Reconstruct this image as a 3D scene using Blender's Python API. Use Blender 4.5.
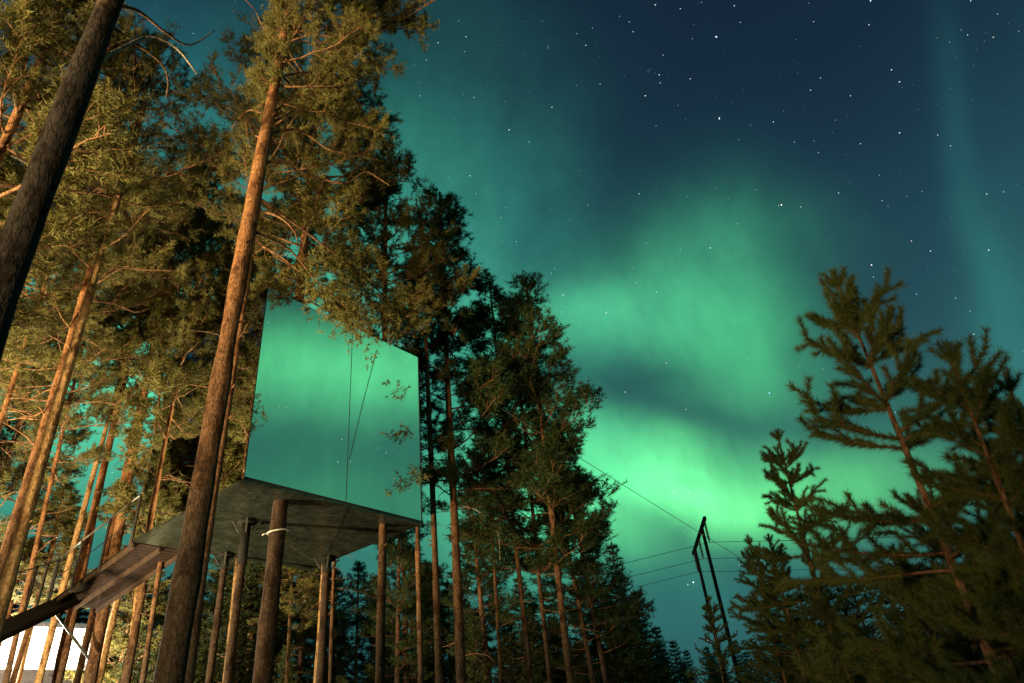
import bpy, math, random
import numpy as np
from mathutils import Vector, Matrix, Quaternion

SC = bpy.context.scene
for o in list(bpy.data.objects):
    bpy.data.objects.remove(o)

# ------------------------------------------------------------------ camera
F_PX = 684.6
PITCH, ROLL = math.radians(32.66), math.radians(-6.35)
FW = np.array([0, math.cos(PITCH), math.sin(PITCH)])
RI = np.array([1., 0, 0])
UP0 = np.cross(RI, FW)
CR = RI * math.cos(ROLL) + UP0 * math.sin(ROLL)
CU = -RI * math.sin(ROLL) + UP0 * math.cos(ROLL)
EYE = np.array([0, 0, 1.5])


def ray(x, y):
    return FW + CR * (x - 512) / F_PX - CU * (y - 341.5) / F_PX


def at_dist(x, y, D):
    d = ray(x, y)
    return EYE + d * D / math.hypot(d[0], d[1])


def at_height(x, y, z):
    d = ray(x, y)
    return EYE + d * (z - EYE[2]) / d[2]


cam_d = bpy.data.cameras.new('camera')
cam = bpy.data.objects.new('camera', cam_d)
SC.collection.objects.link(cam)
cam.matrix_world = Matrix(((CR[0], CU[0], -FW[0], EYE[0]), (CR[1], CU[1], -FW[1], EYE[1]),
                           (CR[2], CU[2], -FW[2], EYE[2]), (0, 0, 0, 1)))
cam_d.sensor_width = 36
cam_d.lens = F_PX / 1024 * 36
cam_d.clip_start = 0.05
cam_d.clip_end = 4000
cam_d.dof.use_dof = True
cam_d.dof.focus_distance = 16
cam_d.dof.aperture_fstop = 2.4
SC.camera = cam

SC.view_settings.view_transform = 'Standard'
SC.view_settings.look = 'None'
SC.view_settings.exposure = 0
SC.view_settings.gamma = 1
SC.view_settings.use_curve_mapping = False
SC.render.engine = 'CYCLES'
SC.cycles.max_bounces = 5
SC.cycles.diffuse_bounces = 2
SC.cycles.glossy_bounces = 4
SC.cycles.transparent_max_bounces = 8
SC.cycles.sample_clamp_indirect = 3
SC.cycles.use_denoising = True


# ------------------------------------------------------------------ node helper
class NT:
    def __init__(s, nt):
        s.nt = nt

    def n(s, kind, **kw):
        nd = s.nt.nodes.new(kind)
        for k, v in kw.items():
            setattr(nd, k, v)
        return nd

    def put(s, sock, v):
        if isinstance(v, bpy.types.NodeSocket):
            s.nt.links.new(v, sock)
        else:
            sock.default_value = v

    def m(s, op, a, b=0.0, c=None):
        nd = s.n('ShaderNodeMath', operation=op)
        s.put(nd.inputs[0], a)
        s.put(nd.inputs[1], b)
        if c is not None:
            s.put(nd.inputs[2], c)
        return nd.outputs[0]

    def v(s, op, a, b=None, sc=None):
        nd = s.n('ShaderNodeVectorMath', operation=op)
        s.put(nd.inputs[0], a)
        if b is not None:
            s.put(nd.inputs[1], b)
        if sc is not None:
            s.put(nd.inputs[3], sc)
        return nd.outputs[1] if op in ('DOT_PRODUCT', 'LENGTH') else nd.outputs[0]

    def ramp(s, fac, stops):
        nd = s.n('ShaderNodeValToRGB')
        cr = nd.color_ramp
        while len(cr.elements) < len(stops):
            cr.elements.new(0.5)
        for e, (p, c) in zip(cr.elements, stops):
            e.position = p
            e.color = (*c, 1)
        s.put(nd.inputs[0], fac)
        return nd.outputs[0]

    def noise(s, vec, scale, detail=3, rough=0.5):
        nd = s.n('ShaderNodeTexNoise')
        s.put(nd.inputs['Vector'], vec)
        nd.inputs['Scale'].default_value = scale
        nd.inputs['Detail'].default_value = detail
        nd.inputs['Roughness'].default_value = rough
        return nd


def lin(r, g, b):
    f = lambda c: (c / 255 / 12.92) if c <= 10 else ((c / 255 + 0.055) / 1.055) ** 2.4
    return (f(r), f(g), f(b))


# ------------------------------------------------------------------ sky: night air and aurora
def unit(v):
    return v / np.linalg.norm(v)


MIRROR_YAW = math.radians(52.9)
AX = np.array([math.cos(MIRROR_YAW), math.sin(MIRROR_YAW), 0])     # along the mirror front
BX = np.array([-math.sin(MIRROR_YAW), math.cos(MIRROR_YAW), 0])    # into the cube


def dir_straight(x, y):
    return unit(ray(x, y))


def dir_az(az, el):
    az, el = math.radians(az), math.radians(el)
    return np.array([math.sin(az) * math.cos(el), math.cos(az) * math.cos(el), math.sin(el)])


world = bpy.data.worlds.new('World')
SC.world = world
world.use_nodes = True
wt = NT(world.node_tree)
world.node_tree.nodes.clear()
tc = wt.n('ShaderNodeTexCoord').outputs['Generated']
direc = wt.v('NORMALIZE', tc)
n1 = wt.noise(direc, 2.6, 5, 0.55).outputs['Color']
off = wt.v('SCALE', wt.v('SUBTRACT', n1, (0.5, 0.5, 0.5)), sc=0.16)
mapp = wt.v('MULTIPLY', direc, (13.0, 13.0, 1.5))
n2 = wt.noise(mapp, 1.0, 4, 0.6).outputs['Fac']            # vertical curtains
wd = wt.v('ADD', direc, off)
sep = wt.n('ShaderNodeSeparateXYZ')
wt.put(sep.inputs[0], direc)
base = wt.ramp(sep.outputs[2], [(0.0, lin(44, 92, 92)), (0.22, lin(44, 94, 98)), (0.42, lin(38, 78, 88)),
                                (0.56, lin(29, 58, 76)), (0.72, lin(22, 42, 62)), (0.95, lin(18, 34, 52))])


def blob_dirs(c, t1, t2, col, warp=True):
    """one patch of aurora: centre direction, two half-width vectors, radiance"""
    c = unit(c)
    t1 = t1 - c * (t1 @ c)
    t2 = t2 - c * (t2 @ c)
    a1, a2 = t1 / (t1 @ t1), t2 / (t2 @ t2)
    d = wd if warp else direc
    u = wt.v('DOT_PRODUCT', d, tuple(a1))
    v = wt.v('DOT_PRODUCT', d, tuple(a2))
    s = wt.m('ADD', wt.m('MULTIPLY', u, u), wt.m('MULTIPLY', v, v))
    g = wt.m('POWER', math.e, wt.m('MULTIPLY', s, -1.0))
    gate = wt.n('ShaderNodeClamp')
    wt.put(gate.inputs[0], wt.m('MULTIPLY', wt.v('DOT_PRODUCT', direc, tuple(c)), 3.0))
    g = wt.m('MULTIPLY', g, gate.outputs[0])
    return wt.v('SCALE', tuple(col), sc=g)


def blob(x, y, w, h, ang, col, k=1.0, warp=True):
    c = dir_straight(x, y)
    a = math.radians(ang)
    e = 8.0
    t1 = (dir_straight(x + e * math.cos(a), y + e * math.sin(a)) - c) / e * w
    t2 = (dir_straight(x - e * math.sin(a), y + e * math.cos(a)) - c) / e * h
    return blob_dirs(c, t1, t2, [q * k for q in lin(*col)], warp)


def blob_az(az, el, w, h, tilt, col, k=1.0):
    c = dir_az(az, el)
    r_ = np.array([math.cos(math.radians(az)), -math.sin(math.radians(az)), 0])
    u_ = np.cross(r_, c)
    a = math.radians(tilt)
    t1 = (r_ * math.cos(a) + u_ * math.sin(a)) * math.radians(w)
    t2 = (-r_ * math.sin(a) + u_ * math.cos(a)) * math.radians(h)
    return blob_dirs(c, t1, t2, [q * k for q in lin(*col)])


G1, G2, TE = (90, 220, 130), (75, 175, 125), (50, 120, 125)
patches = [
    blob(735, 505, 160, 42, -8, (108, 232, 122), 0.95),
    blob(650, 462, 170, 55, -12, (95, 215, 125), 0.75),
    blob(680, 490, 80, 26, 6, (110, 235, 160), 0.35),
    blob(735, 340, 80, 55, 30, (75, 195, 115), 0.60),
    blob(590, 322, 120, 34, -5, (75, 180, 120), 0.60),
    blob(690, 275, 110, 55, -15, (70, 175, 115), 0.42),
    blob(700, 240, 60, 90, 8, (50, 140, 105), 0.18),
    blob(460, 250, 120, 170, 0, (55, 150, 130), 0.35),
    blob(320, 330, 170, 170, 0, (75, 200, 150), 0.55),
    blob(90, 380, 180, 110, -15, (90, 225, 165), 0.9),
    blob(110, 120, 200, 140, 0, (40, 120, 130), 0.40),
    blob(955, 120, 17, 120, -13, (36, 110, 100), 0.17, False),
    blob(990, 275, 20, 110, -13, (40, 120, 100), 0.26, False),
    blob(1010, 330, 60, 150, -10, (45, 120, 110), 0.35),
    blob(540, 470, 90, 110, 0, (80, 215, 145), 0.6),
    blob(660, 600, 160, 40, -10, (40, 120, 100), 0.30),
    # the part of the arc away to the right of the frame, which the mirror shows
    blob_az(91, 30.3, 17, 3.9, 0, (92, 210, 130), 1.05),
    blob_az(92, 20.0, 24, 4.0, 0, (75, 180, 100), 0.38),
    blob_az(70, 34, 14, 8, 0, (60, 150, 110), 0.3),
]
acc = patches[0]
for p_ in patches[1:]:
    acc = wt.v('ADD', acc, p_)
# streaky vertical modulation of the aurora only
mod = wt.m('ADD', wt.m('MULTIPLY', n2, 1.1), 0.45)
acc = wt.v('SCALE', acc, sc=mod)
# dark lanes
lane = None
for (x, y, w, h, a, k) in [(700, 412, 200, 26, 4, 0.72), (700, 545, 150, 26, 22, 0.62), (620, 585, 120, 45, 12, 0.55),
                           (640, 378, 80, 18, -10, 0.35), (690, 482, 26, 7, 0, 0.22), (880, 330, 60, 130, 0, 0.55)]:
    g = blob(x, y, w, h, a, (255, 255, 255), k)
    lane = g if lane is None else wt.v('ADD', lane, g)
keep = wt.v('MAXIMUM', wt.v('SUBTRACT', (1, 1, 1), lane), (0.12, 0.12, 0.12))
acc = wt.v('MULTIPLY', acc, keep)
tot = wt.v('ADD', base, acc)
# a trace of real atmosphere from the sky model, sun far below the horizon
sky = wt.n('ShaderNodeTexSky', sky_type='NISHITA', sun_disc=False)
sky.sun_elevation = math.radians(-6)
sky.sun_rotation = math.radians(200)
tot = wt.v('ADD', tot, wt.v('SCALE', sky.outputs[0], sc=0.02))
bgn = wt.n('ShaderNodeBackground')
wt.put(bgn.inputs[0], tot)
bgn.inputs[1].default_value = 1.0
wo = wt.n('ShaderNodeOutputWorld')
wt.put(wo.inputs[0], bgn.outputs[0])
world.cycles.sampling_method = 'MANUAL'
world.cycles.sample_map_resolution = 512


# ------------------------------------------------------------------ lights
def spot(name, loc, target, power, col, size, blend, radius=0.15):
    l = bpy.data.lights.new(name, 'SPOT')
    l.energy, l.color, l.spot_size, l.spot_blend, l.shadow_soft_size = power, col, math.radians(size), blend, radius
    o = bpy.data.objects.new(name, l)
    SC.collection.objects.link(o)
    o.location = loc
    o.rotation_euler = (Vector(target) - Vector(loc)).to_track_quat('-Z', 'Y').to_euler()
    return o


WARM = (1.0, 0.80, 0.40)
YARD_LAMP = Vector((-12.0, -2.5, 1.6))
spot('yard_floodlight', YARD_LAMP + Vector((0.25, 0.3, -0.05)), (-7.0, 9, 15.0), 30000, WARM, 98, 1.0)
SIDE_FILL = Vector((-11.0, 8.8, 0.8))  # unseen fill light, added to brighten the left forest
spot('added_side_light', SIDE_FILL + Vector((0.3, 0.2, -0.05)), (-8.5, 18, 13.5), 9500, (1.0, 0.83, 0.43), 130, 0.9)
WOOD_FILL = Vector((-12.5, 19.5, 0.8))  # unseen fill light, added to brighten the pines beyond the ramp
spot('added_wood_light', WOOD_FILL + Vector((0.2, 0, 0.1)), (-8.0, 19, 12.5), 6500, (1.0, 0.83, 0.43), 130, 0.9)
FRONT_FILL = Vector((-4.5, -4.5, 1.0))  # unseen fill light, added to brighten the right and centre trees
spot('added_front_light', FRONT_FILL + Vector((0, .35, -.05)), (-0.5, 14, 14.0), 4200, (1.0, 0.78, 0.36), 96, 1.0)

lp = bpy.data.lights.new('cabin_lamp', 'POINT')
lp.energy, lp.color, lp.shadow_soft_size = 4500, (1.0, 0.92, 0.76), 0.15
lpo = bpy.data.objects.new('cabin_lamp', lp)
SC.collection.objects.link(lpo)


# ------------------------------------------------------------------ materials
def new_mat(name):
    m = bpy.data.materials.new(name)
    m.use_nodes = True
    t = NT(m.node_tree)
    return m, t, m.node_tree.nodes['Principled BSDF']


def bark(name, low, high, z0, z1, rough_scale=1.0):
    m, t, b = new_mat(name)
    co = t.n('ShaderNodeTexCoord').outputs['Object']
    st = t.v('MULTIPLY', co, (1.0, 1.0, 0.28))
    vo = t.n('ShaderNodeTexVoronoi', feature='DISTANCE_TO_EDGE')
    nz = t.noise(st, 9, 3, 0.6)
    t.put(vo.inputs['Vector'], t.v('ADD', st, t.v('SCALE', nz.outputs['Color'], sc=0.30)))
    vo.inputs['Scale'].default_value = 15 / rough_scale
    sp = t.n('ShaderNodeSeparateXYZ')
    t.put(sp.inputs[0], co)
    big = t.noise(co, 1.7, 3, 0.6).outputs['Fac']
    mr = t.n('ShaderNodeMapRange')
    t.put(mr.inputs[0], t.m('ADD', sp.outputs[2], t.m('MULTIPLY', big, 2.5)))
    mr.inputs[1].default_value, mr.inputs[2].default_value = z0, z1
    mx = t.n('ShaderNodeMix', data_type='RGBA')
    t.put(mx.inputs[0], mr.outputs[0])
    mx.inputs[6].default_value = (*low, 1)
    mx.inputs[7].default_value = (*high, 1)
    fine = t.ramp(t.noise(co, 22, 4, 0.7).outputs['Fac'], [(0.3, (0.45, 0.42, 0.4)), (0.52, (1, 1, 1)), (0.72, (1.35, 1.3, 1.2))])
    crack = t.ramp(vo.outputs['Distance'], [(0.0, (0.55, 0.52, 0.5)), (0.07, (1, 1, 1))])
    blot = t.ramp(t.noise(t.v('MULTIPLY', co, (1, 1, 0.5)), 6.5, 4, 0.65).outputs['Fac'], [(0.50, (1, 1, 1)), (0.60, (0.42, 0.36, 0.33)), (0.7, (0.3, 0.27, 0.26))])
    c = t.v('MULTIPLY', t.v('MULTIPLY', t.v('MULTIPLY', mx.outputs[2], fine), crack), blot)
    t.put(b.inputs['Base Color'], c)
    b.inputs['Roughness'].default_value = 0.9
    b.inputs['Specular IOR Level'].default_value = 0.15
    bp = t.n('ShaderNodeBump')
    bp.inputs['Strength'].default_value = 1.0
    bp.inputs['Distance'].default_value = 0.035
    t.put(bp.inputs['Height'], t.m('ADD', t.m('MINIMUM', vo.outputs['Distance'], 0.15), t.m('MULTIPLY', nz.outputs['Fac'], 0.15)))
    t.put(b.inputs['Normal'], bp.outputs[0])
    return m


M_BARK = bark('pine_bark', (0.065, 0.043, 0.031), (0.36, 0.16, 0.072), 5.0, 10.0)
M_BARK_DARK = bark('old_pine_bark', (0.040, 0.030, 0.026), (0.34, 0.17, 0.09), 8.6, 10.8, 1.3)
M_BARK_SHADED = bark('shaded_pine_bark', (0.06, 0.034, 0.023), (0.30, 0.13, 0.06), 9.5, 12.0)  # darker bark: shade on the trunks under the cube is put into the colour
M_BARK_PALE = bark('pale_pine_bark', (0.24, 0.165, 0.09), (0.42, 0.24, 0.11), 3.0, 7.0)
M_LIMB = bark('limb_bark', (0.27, 0.135, 0.07), (0.27, 0.135, 0.07), 0, 1)
M_DEAD = bark('dead_wood', (0.42, 0.33, 0.25), (0.42, 0.33, 0.25), 0, 1)


def needles_mat(name, dark, light):
    m, t, b = new_mat(name)
    co = t.n('ShaderNodeTexCoord').outputs['Object']
    oi = t.n('ShaderNodeObjectInfo').outputs['Random']
    f = t.noise(co, 1.6, 3, 0.6).outputs['Fac']
    fac = t.m('ADD', f, t.m('MULTIPLY', t.m('SUBTRACT', oi, 0.5), 0.18))
    c = t.ramp(fac, [(0.32, dark), (0.68, light)])
    geo = t.n('ShaderNodeNewGeometry')
    t.put(b.inputs['Base Color'], c)
    b.inputs['Roughness'].default_value = 0.6
    b.inputs['Specular IOR Level'].default_value = 0.25
    tr = t.n('ShaderNodeBsdfTranslucent')
    t.put(tr.inputs[0], t.v('MULTIPLY', c, (1.3, 1.3, 0.7)))
    mx = t.n('ShaderNodeMixShader')
    mx.inputs[0].default_value = 0.22
    t.nt.links.new(b.outputs[0], mx.inputs[1])
    t.nt.links.new(tr.outputs[0], mx.inputs[2])
    t.nt.links.new(mx.outputs[0], t.nt.nodes['Material Output'].inputs[0])
    return m


M_NEED = needles_mat('pine_needles', (0.10, 0.09, 0.026), (0.19, 0.16, 0.045))
M_NEED_DIM = needles_mat('shaded_pine_needles', (0.028, 0.052, 0.016), (0.058, 0.084, 0.024))  # darker needle copy: weak light on the centre pines is put into the colour
M_NEED_SPRUCE = needles_mat('spruce_needles', (0.045, 0.055, 0.018), (0.085, 0.095, 0.028))
M_NEED_YOUNG = needles_mat('young_pine_needles', (0.07, 0.09, 0.024), (0.14, 0.15, 0.04))


def simple(name, col, rough=0.6, metal=0.0, var=0.25, scale=6.0, bump=0.0):
    m, t, b = new_mat(name)
    co = t.n('ShaderNodeTexCoord').outputs['Object']
    f = t.noise(co, scale, 4, 0.6).outputs['Fac']
    c = t.ramp(f, [(0.3, tuple(x * (1 - var) for x in col)), (0.7, tuple(min(1, x * (1 + var)) for x in col))])
    t.put(b.inputs['Base Color'], c)
    b.inputs['Roughness'].default_value = rough
    b.inputs['Metallic'].default_value = metal
    if rough >= 0.7:
        b.inputs['Specular IOR Level'].default_value = 0.1
    if bump:
        bp = t.n('ShaderNodeBump')
        bp.inputs['Strength'].default_value = bump
        t.put(bp.inputs['Height'], f)
        t.put(b.inputs['Normal'], bp.outputs[0])
    return m


M_STEEL = simple('dark_steel', (0.035, 0.03, 0.028), 0.6, 0.3)
M_WIRE = simple('steel_wire', (0.20, 0.18, 0.16), 0.4, 0.6)
M_WIREDARK = simple('dark_wire', (0.02, 0.025, 0.025), 0.7)
M_RAIL = simple('galvanised_steel', (0.38, 0.34, 0.30), 0.4, 0.7)
M_PLANK = simple('ramp_planks', (0.022, 0.012, 0.009), 0.85, 0, 0.35, 9, 0.3)
M_BEAM = simple('ramp_beam_wood', (0.05, 0.03, 0.021), 0.85, 0, 0.3, 7, 0.2)
M_STRAP = simple('pale_strap', (0.62, 0.56, 0.5), 0.7)
M_POLE = simple('tarred_pole', (0.035, 0.03, 0.025), 0.9)
M_WHITE = simple('white_paint', (0.82, 0.80, 0.76), 0.7, 0, 0.03)
M_DARKWALL = simple('dark_timber', (0.022, 0.018, 0.015), 0.8, 0, 0.3)
M_ROOF = simple('roof_felt', (0.04, 0.04, 0.04), 0.9)
M_COLLAR_SHADE = simple('collar_and_shade', (0.016, 0.014, 0.012), 0.8)
M_GLASS = simple('dark_glass', (0.03, 0.03, 0.03), 0.08, 0.0)
M_INSUL = simple('insulator_glaze', (0.10, 0.08, 0.07), 0.3)


def mirror_mat(name, tint, rough, wav=0.0):
    m, t, b = new_mat(name)
    b.inputs['Base Color'].default_value = (*tint, 1)
    b.inputs['Metallic'].default_value = 1.0
    co = t.n('ShaderNodeTexCoord').outputs['Object']
    if wav:
        f = t.noise(co, 0.55, 1, 0.4).outputs['Fac']
        bp = t.n('ShaderNodeBump')
        bp.inputs['Strength'].default_value = wav
        bp.inputs['Distance'].default_value = 0.02
        t.put(bp.inputs['Height'], f)
        t.put(b.inputs['Normal'], bp.outputs[0])
    dirt = t.noise(co, 5, 4, 0.6).outputs['Fac']
    t.put(b.inputs['Roughness'], t.m('ADD', rough, t.m('MULTIPLY', dirt, 0.02)))
    return m


M_MIRROR = mirror_mat('mirror_glass', (0.80, 0.86, 0.84), 0.0, 0.25)


def underside_mat():
    m, t, b = new_mat('underside_metal')
    co = t.n('ShaderNodeTexCoord').outputs['Object']
    f = t.noise(co, 3.5, 5, 0.65).outputs['Fac']
    g = t.noise(t.v('MULTIPLY', co, (1, 2.2, 1)), 11, 5, 0.8).outputs['Fac']
    c = t.ramp(t.m('ADD', t.m('MULTIPLY', f, 0.35), t.m('MULTIPLY', g, 0.65)),
               [(0.36, (0.02, 0.028, 0.022)), (0.48, (0.065, 0.08, 0.064)), (0.6, (0.17, 0.19, 0.155))])
    t.put(b.inputs['Base Color'], c)
    b.inputs['Metallic'].default_value = 0.85
    b.inputs['Roughness'].default_value = 0.33
    return m


M_UNDER = underside_mat()


def ground_mat():
    m, t, b = new_mat('forest_floor')
    co = t.n('ShaderNodeTexCoord').outputs['Object']
    f = t.noise(co, 0.8, 6, 0.65).outputs['Fac']
    c = t.ramp(f, [(0.3, (0.045, 0.04, 0.02)), (0.48, (0.085, 0.085, 0.035)), (0.6, (0.13, 0.12, 0.06)), (0.75, (0.25, 0.25, 0.18))])
    t.put(b.inputs['Base Color'], c)
    b.inputs['Roughness'].default_value = 1.0
    bp = t.n('ShaderNodeBump')
    bp.inputs['Distance'].default_value = 0.2
    t.put(bp.inputs['Height'], t.noise(co, 3, 5, 0.7).outputs['Fac'])
    t.put(b.inputs['Normal'], bp.outputs[0])
    return m


M_GROUND = ground_mat()


# ------------------------------------------------------------------ mesh helpers
def link(o, parent=None):
    SC.collection.objects.link(o)
    if parent:
        o.parent = parent
    return o


def mesh_np(name, V, F3):
    """triangle mesh from arrays"""
    me = bpy.data.meshes.new(name)
    V = np.asarray(V, dtype=np.float32)
    F3 = np.asarray(F3, dtype=np.int32)
    me.vertices.add(len(V))
    me.vertices.foreach_set('co', V.ravel())
    me.loops.add(F3.size)
    me.loops.foreach_set('vertex_index', F3.ravel())
    me.polygons.add(len(F3))
    me.polygons.foreach_set('loop_start', np.arange(len(F3), dtype=np.int32) * 3)
    me.update(calc_edges=True)
    me.validate()
    return me


class MB:
    def __init__(s):
        s.V, s.F, s.sm = [], [], []

    def add(s, vs, fs, smooth=False):
        b = len(s.V)
        s.V += [tuple(float(c) for c in v) for v in vs]
        s.F += [tuple(b + i for i in f) for f in fs]
        s.sm += [smooth] * len(fs)

    def box(s, c, size, ax=None):
        ax = ax if ax is not None else np.eye(3)
        c = np.array(c, float)
        vs = []
        for i in (-1, 1):
            for j in (-1, 1):
                for k in (-1, 1):
                    vs.append(c + ax[0] * i * size[0] / 2 + ax[1] * j * size[1] / 2 + ax[2] * k * size[2] / 2)
        s.add(vs, [(0, 1, 3, 2), (4, 6, 7, 5), (0, 4, 5, 1), (2, 3, 7, 6), (0, 2, 6, 4), (1, 5, 7, 3)])

    def bar(s, a, b, w, h, upv=(0, 0, 1)):
        a, b = np.array(a, float), np.array(b, float)
        d = unit(b - a)
        r_ = np.cross(d, np.array(upv, float))
        r_ = unit(r_) if np.linalg.norm(r_) > 1e-4 else np.array([1., 0, 0])
        u_ = np.cross(r_, d)
        s.box((a + b) / 2, (np.linalg.norm(b - a), w, h), np.array([d, r_, u_]))

    def tube(s, pts, rad, n=6, cap=True):
        pts = np.asarray(pts, float)
        rad = np.broadcast_to(rad, (len(pts),))
        tan = np.gradient(pts, axis=0)
        tan /= np.linalg.norm(tan, axis=1)[:, None] + 1e-9
        ref = np.array([0, 0, 1.]) if abs(tan[0][2]) < 0.9 else np.array([1., 0, 0])
        vs, an = [], np.arange(n) * 2 * math.pi / n
        u_ = unit(np.cross(tan[0], ref))
        for p, t_, r_ in zip(pts, tan, rad):
            u_ = unit(u_ - t_ * (u_ @ t_))
            w_ = np.cross(t_, u_)
            vs += [p + r_ * (math.cos(a) * u_ + math.sin(a) * w_) for a in an]
        fs = [(i * n + j, i * n + (j + 1) % n, (i + 1) * n + (j + 1) % n, (i + 1) * n + j)
              for i in range(len(pts) - 1) for j in range(n)]
        if cap:
            fs += [tuple(range(n))[::-1], tuple(range((len(pts) - 1) * n, len(pts) * n))]
        s.add(vs, fs, True)

    def mesh(s, name, mat=None):
        me = bpy.data.meshes.new(name)
        me.from_pydata(s.V, [], s.F)
        me.polygons.foreach_set('use_smooth', s.sm)
        if mat:
            me.materials.append(mat)
        me.update()
        return me

    def build(s, name, mat, parent=None, loc=None):
        o = bpy.data.objects.new(name, s.mesh(name, mat))
        if loc is not None:
            o.location = loc
        return link(o, parent)


def thing(name, label, cat, loc=(0, 0, 0), group=None):
    o = bpy.data.objects.new(name, None)
    o.empty_display_size = 0.3
    link(o)
    o.location = loc
    return tag(o, label, cat, group)


def tag(o, label=None, cat=None, group=None, kind=None):
    for k, v in (('label', label), ('category', cat), ('group', group), ('kind', kind)):
        if v:
            o[k] = v
    return o


# ------------------------------------------------------------------ ground and stars
def make_ground():
    rs = [0, 4, 8, 12, 16, 20, 26, 32, 40, 50, 65, 85, 120, 200, 400, 900, 2500]
    n = 64
    rng = np.random.RandomState(3)
    vs, fs = [(0, 0, 0)], []
    for r_ in rs[1:]:
        for j in range(n):
            a = 2 * math.pi * j / n
            x, y = r_ * math.cos(a), r_ * math.sin(a)
            z = 0.12 * math.sin(x * .5 + 1) * math.cos(y * .4) - 0.1 + (0.05 * rng.randn() if r_ < 90 else 0)
            vs.append((x, y, z))
    for j in range(n):
        fs.append((0, 1 + j, 1 + (j + 1) % n))
    for i in range(len(rs) - 2):
        for j in range(n):
            a, b = 1 + i * n + j, 1 + i * n + (j + 1) % n
            fs.append((a, a + n, b + n, b))
    mb = MB()
    mb.add(vs, fs, True)
    tag(mb.build('ground', M_GROUND), 'dark forest floor of moss and heather', None, None, 'structure')


make_ground()


def make_stars():
    rng = np.random.RandomState(11)
    m = bpy.data.materials.new('star_light')
    m.use_nodes = True
    t = NT(m.node_tree)
    t.nt.nodes.clear()
    e = t.n('ShaderNodeEmission')
    tn = t.n('ShaderNodeAttribute', attribute_name='tint')
    t.put(e.inputs[0], t.ramp(tn.outputs['Fac'], [(0.0, (0.42, 0.60, 1.0)), (0.6, (0.75, 0.88, 1.0)), (1.0, (1.0, 0.86, 0.66))]))
    at = t.n('ShaderNodeAttribute', attribute_name='glow')
    t.put(e.inputs[1], at.outputs['Fac'])
    o_ = t.n('ShaderNodeOutputMaterial')
    t.put(o_.inputs[0], e.outputs[0])
    m.cycles.emission_sampling = 'NONE'
    RAD = 900.0
    st = []
    bright = [(716, 36, 1.5), (719, 118, 1.0), (645, 95, .9), (659, 74, .8), (660, 82, .7), (509, 129, 1.0), (466, 36, .8),
              (438, 42, .7), (470, 175, .8), (781, 204, 1.2), (871, 264, 1.0), (873, 276, .7), (891, 69, .8), (899, 81, .9),
              (899, 132, .8), (719, 117, .8), (639, 193, .8), (710, 247, .9), (737, 223, .6), (506, 207, .6), (563, 294, .9),
              (562, 311, .7), (606, 312, .8), (656, 291, .8), (625, 391, .7), (693, 581, 1.3), (769, 392, 1.1), (776, 429, 1.2),
              (666, 362, .7), (988, 249, .9), (986, 193, .7), (950, 145, .6), (970, 0, .8), (870, 0, 1.0), (734, 5, .8),
              (655, 4, .9), (548, 46, .6), (600, 83, .6), (629, 21, .6), (838, 192, .8), (773, 121, .7), (930, 250, .7),
              (973, 333, .7), (955, 297, .6), (916, 293, .6), (420, 95, .6), (474, 97, .6), (529, 141, .7), (680, 8, .7),
              (690, 78, .7), (692, 38, .5), (850, 95, .7), (820, 77, .6), (967, 34, .6), (798, 365, .5), (664, 450, .5)]
    for x, y, s in bright:
        st.append((dir_straight(x, y), 0.22 + s * 0.48, 0.35 + 2.3 * s))
    for i in range(12000):
        v = rng.randn(3)
        v /= np.linalg.norm(v)
        if v[2] < 0.06:
            continue
        q = rng.rand() ** 5
        st.append((v, 0.36 + 0.32 * q, 0.38 + 1.2 * q))
    V, Fc, G = [], [], []
    for d, s, g in st:
        c = d * RAD
        b = len(V)
        for k in np.vstack([np.eye(3), -np.eye(3)]):
            V.append(c + k * s)
        Fc += [(b + i, b + j, b + k) for i in (0, 3) for j in (1, 4) for k in (2, 5)]
        G += [g] * 6
    me = mesh_np('stars', V, Fc)
    a = me.attributes.new('glow', 'FLOAT', 'POINT')
    a.data.foreach_set('value', np.array(G, dtype=np.float32))
    a = me.attributes.new('tint', 'FLOAT', 'POINT')
    a.data.foreach_set('value', np.repeat(rng.rand(len(st)), 6).astype(np.float32))
    me.materials.append(m)
    o = bpy.data.objects.new('stars', me)
    link(o)
    tag(o, 'blue white stars scattered over the night sky', 'stars', None, 'stuff')


make_stars()

# ------------------------------------------------------------------ trees
ICO = None


def rand_perp(rng, d):
    v = rng.randn(3)
    v -= d * (v @ d)
    return v / (np.linalg.norm(v) + 1e-9)


def needle_tris(P, D, rng, n, L, w, spread, Ls):
    """P,D (N,3) shoot starts and unit directions; n needles per shoot"""
    P = np.repeat(np.asarray(P), n, 0)
    D = np.repeat(np.asarray(D), n, 0)
    N = len(P)
    Ls = np.repeat(np.broadcast_to(Ls, (N // n,)), n)
    rad = rng.randn(N, 3)
    rad -= D * np.sum(rad * D, 1)[:, None]
    rad /= np.linalg.norm(rad, axis=1)[:, None] + 1e-9
    sp = spread * (0.6 + 0.8 * rng.rand(N))
    nd = D * np.cos(sp)[:, None] + rad * np.sin(sp)[:, None]
    side = np.cross(nd, rng.randn(N, 3))
    side /= np.linalg.norm(side, axis=1)[:, None] + 1e-9
    b = P + D * (rng.rand(N) * Ls)[:, None]
    l_ = L * (0.7 + 0.6 * rng.rand(N))
    V = np.stack([b + side * w / 2, b - side * w / 2, b + nd * l_[:, None]], 1).reshape(-1, 3)
    return V, np.arange(len(V)).reshape(-1, 3)


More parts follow.
